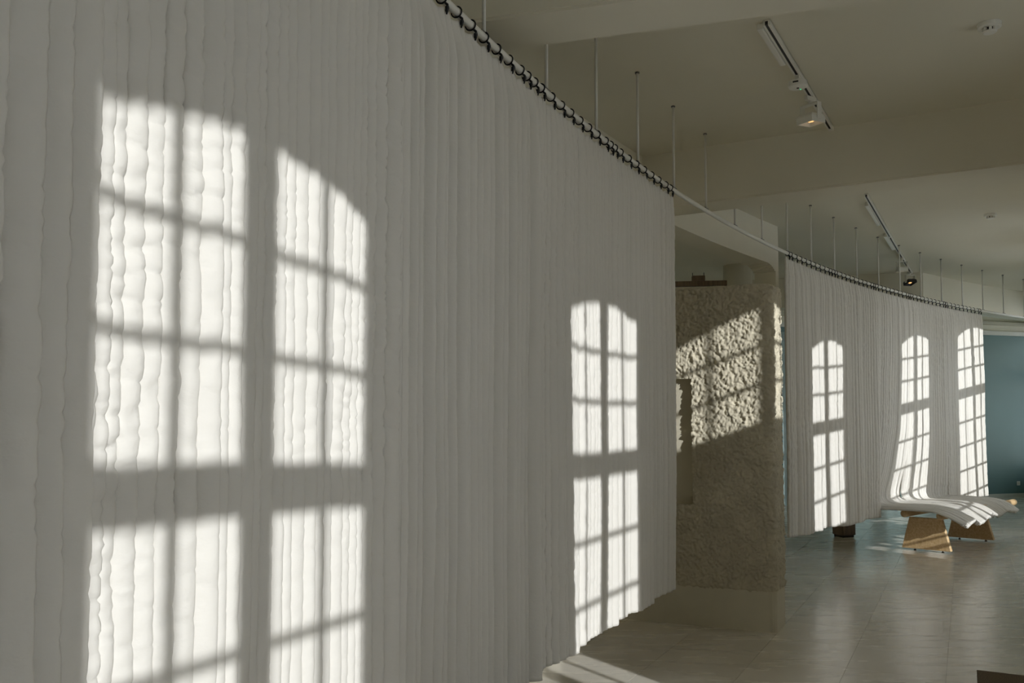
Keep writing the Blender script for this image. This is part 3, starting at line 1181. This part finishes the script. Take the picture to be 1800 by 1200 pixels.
# wall socket on the teal wall
q = teal_at(1785)
sk = thing('wall_socket', (q.x, q.y, 0.27), math.atan2(TD.y, TD.x), 'small white wall socket low on the teal wall', 'socket')
bm = bmesh.new()
add_box(bm, (-0.042, -0.012, -0.042), (0.042, 0.0, 0.042), 0.004)
obj('plate', bm, 'trim', sk)
bm = bmesh.new()
add_lathe(bm, [(0.021, -0.001), (0.021, 0.002)], 18)
bmesh.ops.rotate(bm, verts=bm.verts, cent=(0, 0, 0), matrix=Matrix.Rotation(math.pi / 2, 3, 'X'))
bmesh.ops.translate(bm, verts=bm.verts, vec=(0, -0.012, 0))
obj('outlet', bm, 'plinth', sk)


# ------------------------------------------------------------------ ceiling fittings
def track(p0, p1, label):
    p0, p1 = Vector((*p0, 0)), Vector((*p1, 0))
    d = p1 - p0
    L = d.length
    t = thing('light_track', (p0.x, p0.y, CEIL - 0.001), math.atan2(d.y, d.x), label, 'light track')
    bm = bmesh.new()
    add_box(bm, (0, -0.018, -0.032), (L, -0.008, 0))
    add_box(bm, (0, 0.008, -0.032), (L, 0.018, 0))
    add_box(bm, (0, -0.018, -0.008), (L, 0.018, 0))
    obj('track_body', bm, 'fixture', t)
    for a, b in ((0.0, 0.42), (0.45, 0.72), (0.75, 0.98)):
        bm = bmesh.new()
        add_box(bm, (a * L, -0.008, -0.028), (b * L, 0.008, -0.009))
        obj('track_slot', bm, 'black', t)
    bm = bmesh.new()
    add_box(bm, (L - 0.03, -0.019, -0.034), (L + 0.004, 0.019, 0), 0.002)
    obj('end_cap', bm, 'fixture', t)
    return t, L


def on_track(t, x, y=0.0, z=-0.032):
    return t.matrix_basis @ Vector((x, y, z))


def tmat(o):
    return Matrix.Translation(o.location) @ o.rotation_euler.to_matrix().to_4x4()


T1, L1 = track((1.395, 4.57), (2.385, 6.272), 'white light track on the ceiling between the two big beams')
T2, L2 = track((3.43, 8.16), (5.87, 12.46), 'white light track on the far ceiling behind the second beam')


def at(t, x, y=0.0, z=-0.032):
    return tmat(t) @ Vector((x, y, z))


def driver_bar(t, x0, x1, label):
    r = thing('driver_bar', at(t, x0, 0.042, 0), t.rotation_euler.z, label, 'light fitting')
    bm = bmesh.new()
    add_box(bm, (0, -0.020, -0.040), (x1 - x0, 0.016, -0.001), 0.009)
    obj('housing', bm, 'fixture', r, smooth=False)
    bm = bmesh.new()
    add_box(bm, (0.02, -0.0232, -0.034), (0.06, -0.018, -0.012), 0.002)
    obj('track_adapter', bm, 'fixture', r)


driver_bar(T1, 0.02, 0.58, 'long white driver bar clipped beside the track with the round sensor')
driver_bar(T2, 0.35, 1.35, 'first white driver bar along the far ceiling track')
driver_bar(T2, 2.0, 2.9, 'second white driver bar along the far ceiling track, nearer its spotlights')

# round sensor hanging on the near track
sn = thing('round_sensor', at(T1, 0.80), T1.rotation_euler.z, 'round white sensor puck with green light hanging from the near track', 'sensor')
bm = bmesh.new()
add_box(bm, (-0.028, -0.014, -0.035), (0.028, 0.014, -0.0005), 0.003)
obj('track_adapter', bm, 'fixture', sn)
bm = bmesh.new()
add_lathe(bm, [(0.040, -0.034), (0.056, -0.036), (0.058, -0.042), (0.058, -0.068), (0.052, -0.074), (0.02, -0.076)][::-1], 32)
obj('puck', bm, 'fixture', sn, smooth=False)
bm = bmesh.new()
add_lathe(bm, [(0.007, -0.079), (0.009, -0.075)], 14)
obj('lens', bm, 'black', sn)
bm = bmesh.new()
add_lathe(bm, [(0.004, -0.0785), (0.005, -0.074)], 10, (0.03, -0.01, 0))
obj('status_light', bm, 'led', sn, label='green status light')
bm = bmesh.new()
add_box(bm, (-0.0595, -0.015, -0.058), (-0.055, 0.018, -0.050))
obj('vent_slot', bm, 'black', sn)


def spotlight(loc, rz, pitch, label, grp=None, body='fixture'):
    r = thing('spotlight', loc, rz, label, 'spotlight', grp)
    bm = bmesh.new()
    add_box(bm, (-0.05, -0.014, -0.030), (0.05, 0.014, -0.0005), 0.003)
    add_tube(bm, [(0, 0, -0.03), (0, 0, -0.05)], 0.012, 12)
    obj('track_adapter', bm, 'fixture', r)
    bm = bmesh.new()
    add_box(bm, (-0.02, -0.066, -0.056), (0.02, 0.066, -0.050))
    for s in (-1, 1):
        add_box(bm, (-0.022, s * 0.066 - 0.003, -0.165), (0.022, s * 0.066 + 0.003, -0.050))
    obj('yoke', bm, 'fixture', r)
    mx = Matrix.Translation((0, 0, -0.155)) @ Matrix.Rotation(pitch, 4, 'Y')
    bm = bmesh.new()
    lo, hi = (-0.072, -0.060, -0.028), (0.072, 0.060, 0.030)
    # hollow square head: five sides and an inner reflector well
    o8 = [(lo[0], lo[1]), (hi[0], lo[1]), (hi[0], hi[1]), (lo[0], hi[1])]
    top = [bm.verts.new((x * 0.8, y * 0.9, hi[2])) for x, y in o8]
    mid = [bm.verts.new((x, y, 0.012)) for x, y in o8]
    bot = [bm.verts.new((x, y, lo[2])) for x, y in o8]
    ib = [bm.verts.new((x * 0.9, y * 0.9, lo[2])) for x, y in o8]
    it = [bm.verts.new((x * 0.6, y * 0.6, 0.0)) for x, y in o8]
    bm.faces.new(top)
    for a, b in ((top, mid), (mid, bot), (bot, ib), (ib, it)):
        for i in range(4):
            j = (i + 1) % 4
            bm.faces.new((a[i], a[j], b[j], b[i]))
    bm.faces.new(it)
    bmesh.ops.transform(bm, matrix=mx, verts=bm.verts)
    head = obj('lamp_head', bm, body, r)
    bm = bmesh.new()
    add_lathe(bm, [(0.018, -0.014), (0.024, -0.008), (0.024, -0.001)], 20)
    bmesh.ops.transform(bm, matrix=mx, verts=bm.verts)
    obj('lamp', bm, 'lamp', head, smooth=True, label='glowing warm lamp')
    return r


spotlight(at(T1, 1.20), T1.rotation_euler.z + math.radians(-25), math.radians(-6), 'square white spotlight glowing warm on the near track')
spotlight(at(T2, 3.55), T2.rotation_euler.z + math.radians(20), math.radians(-4), 'small white spotlight on the far track between driver bar and end spotlight')
spotlight(at(T2, 4.75), T2.rotation_euler.z + math.radians(40), math.radians(14), 'dark spotlight at the far end of the far track', body='dark_metal')


def smoke_detector(x, y, label):
    r = thing('smoke_detector', (x, y, CEIL), 0.4, label, 'smoke detector')
    bm = bmesh.new()
    add_lathe(bm, [(0.048, -0.026), (0.060, -0.022), (0.062, -0.001)], 32)
    obj('base', bm, 'fixture', r)
    bm = bmesh.new()
    add_lathe(bm, [(0.030, -0.052), (0.036, -0.048), (0.036, -0.044)], 28)
    obj('cap', bm, 'fixture', r, smooth=False)
    bm = bmesh.new()
    add_lathe(bm, [(0.028, -0.045), (0.028, -0.025)], 20)
    obj('chamber', bm, 'black', r)
    for k in range(8):
        a = 2 * math.pi * k / 8
        bm = bmesh.new()
        add_box(bm, (0.024, -0.007, -0.046), (0.038, 0.007, -0.024), 0.0, Matrix.Rotation(a, 4, 'Z'))
        obj('rib', bm, 'fixture', r)


smoke_detector(2.648, 4.623, 'white smoke detector on the ceiling between the two big beams')
smoke_detector(5.09, 8.974, 'white smoke detector on the far ceiling past the second beam')

# dark lighting bar with a box-shaped fitting in the room behind, seen over the rough wall
lb = thing('lighting_bar', (2.08, 9.9, 3.10), math.radians(-8), 'dark horizontal bar with boxy fitting seen above the rough wall', 'lighting bar')
bm = bmesh.new()
add_box(bm, (-1.80, -0.03, -0.03), (0.42, 0.03, 0.03), 0.004)
obj('bar', bm, 'dark_wood', lb)
bm = bmesh.new()
add_box(bm, (0.02, -0.05, 0.03), (0.17, 0.05, 0.09), 0.006)
obj('fitting', bm, 'dark_wood', lb)
bm = bmesh.new()
for x in (0.03, 0.16):
    add_tube(bm, [(x, 0, 0.085), (x, 0, 0.13)], 0.004, 8)
obj('prongs', bm, 'dark_metal', lb)
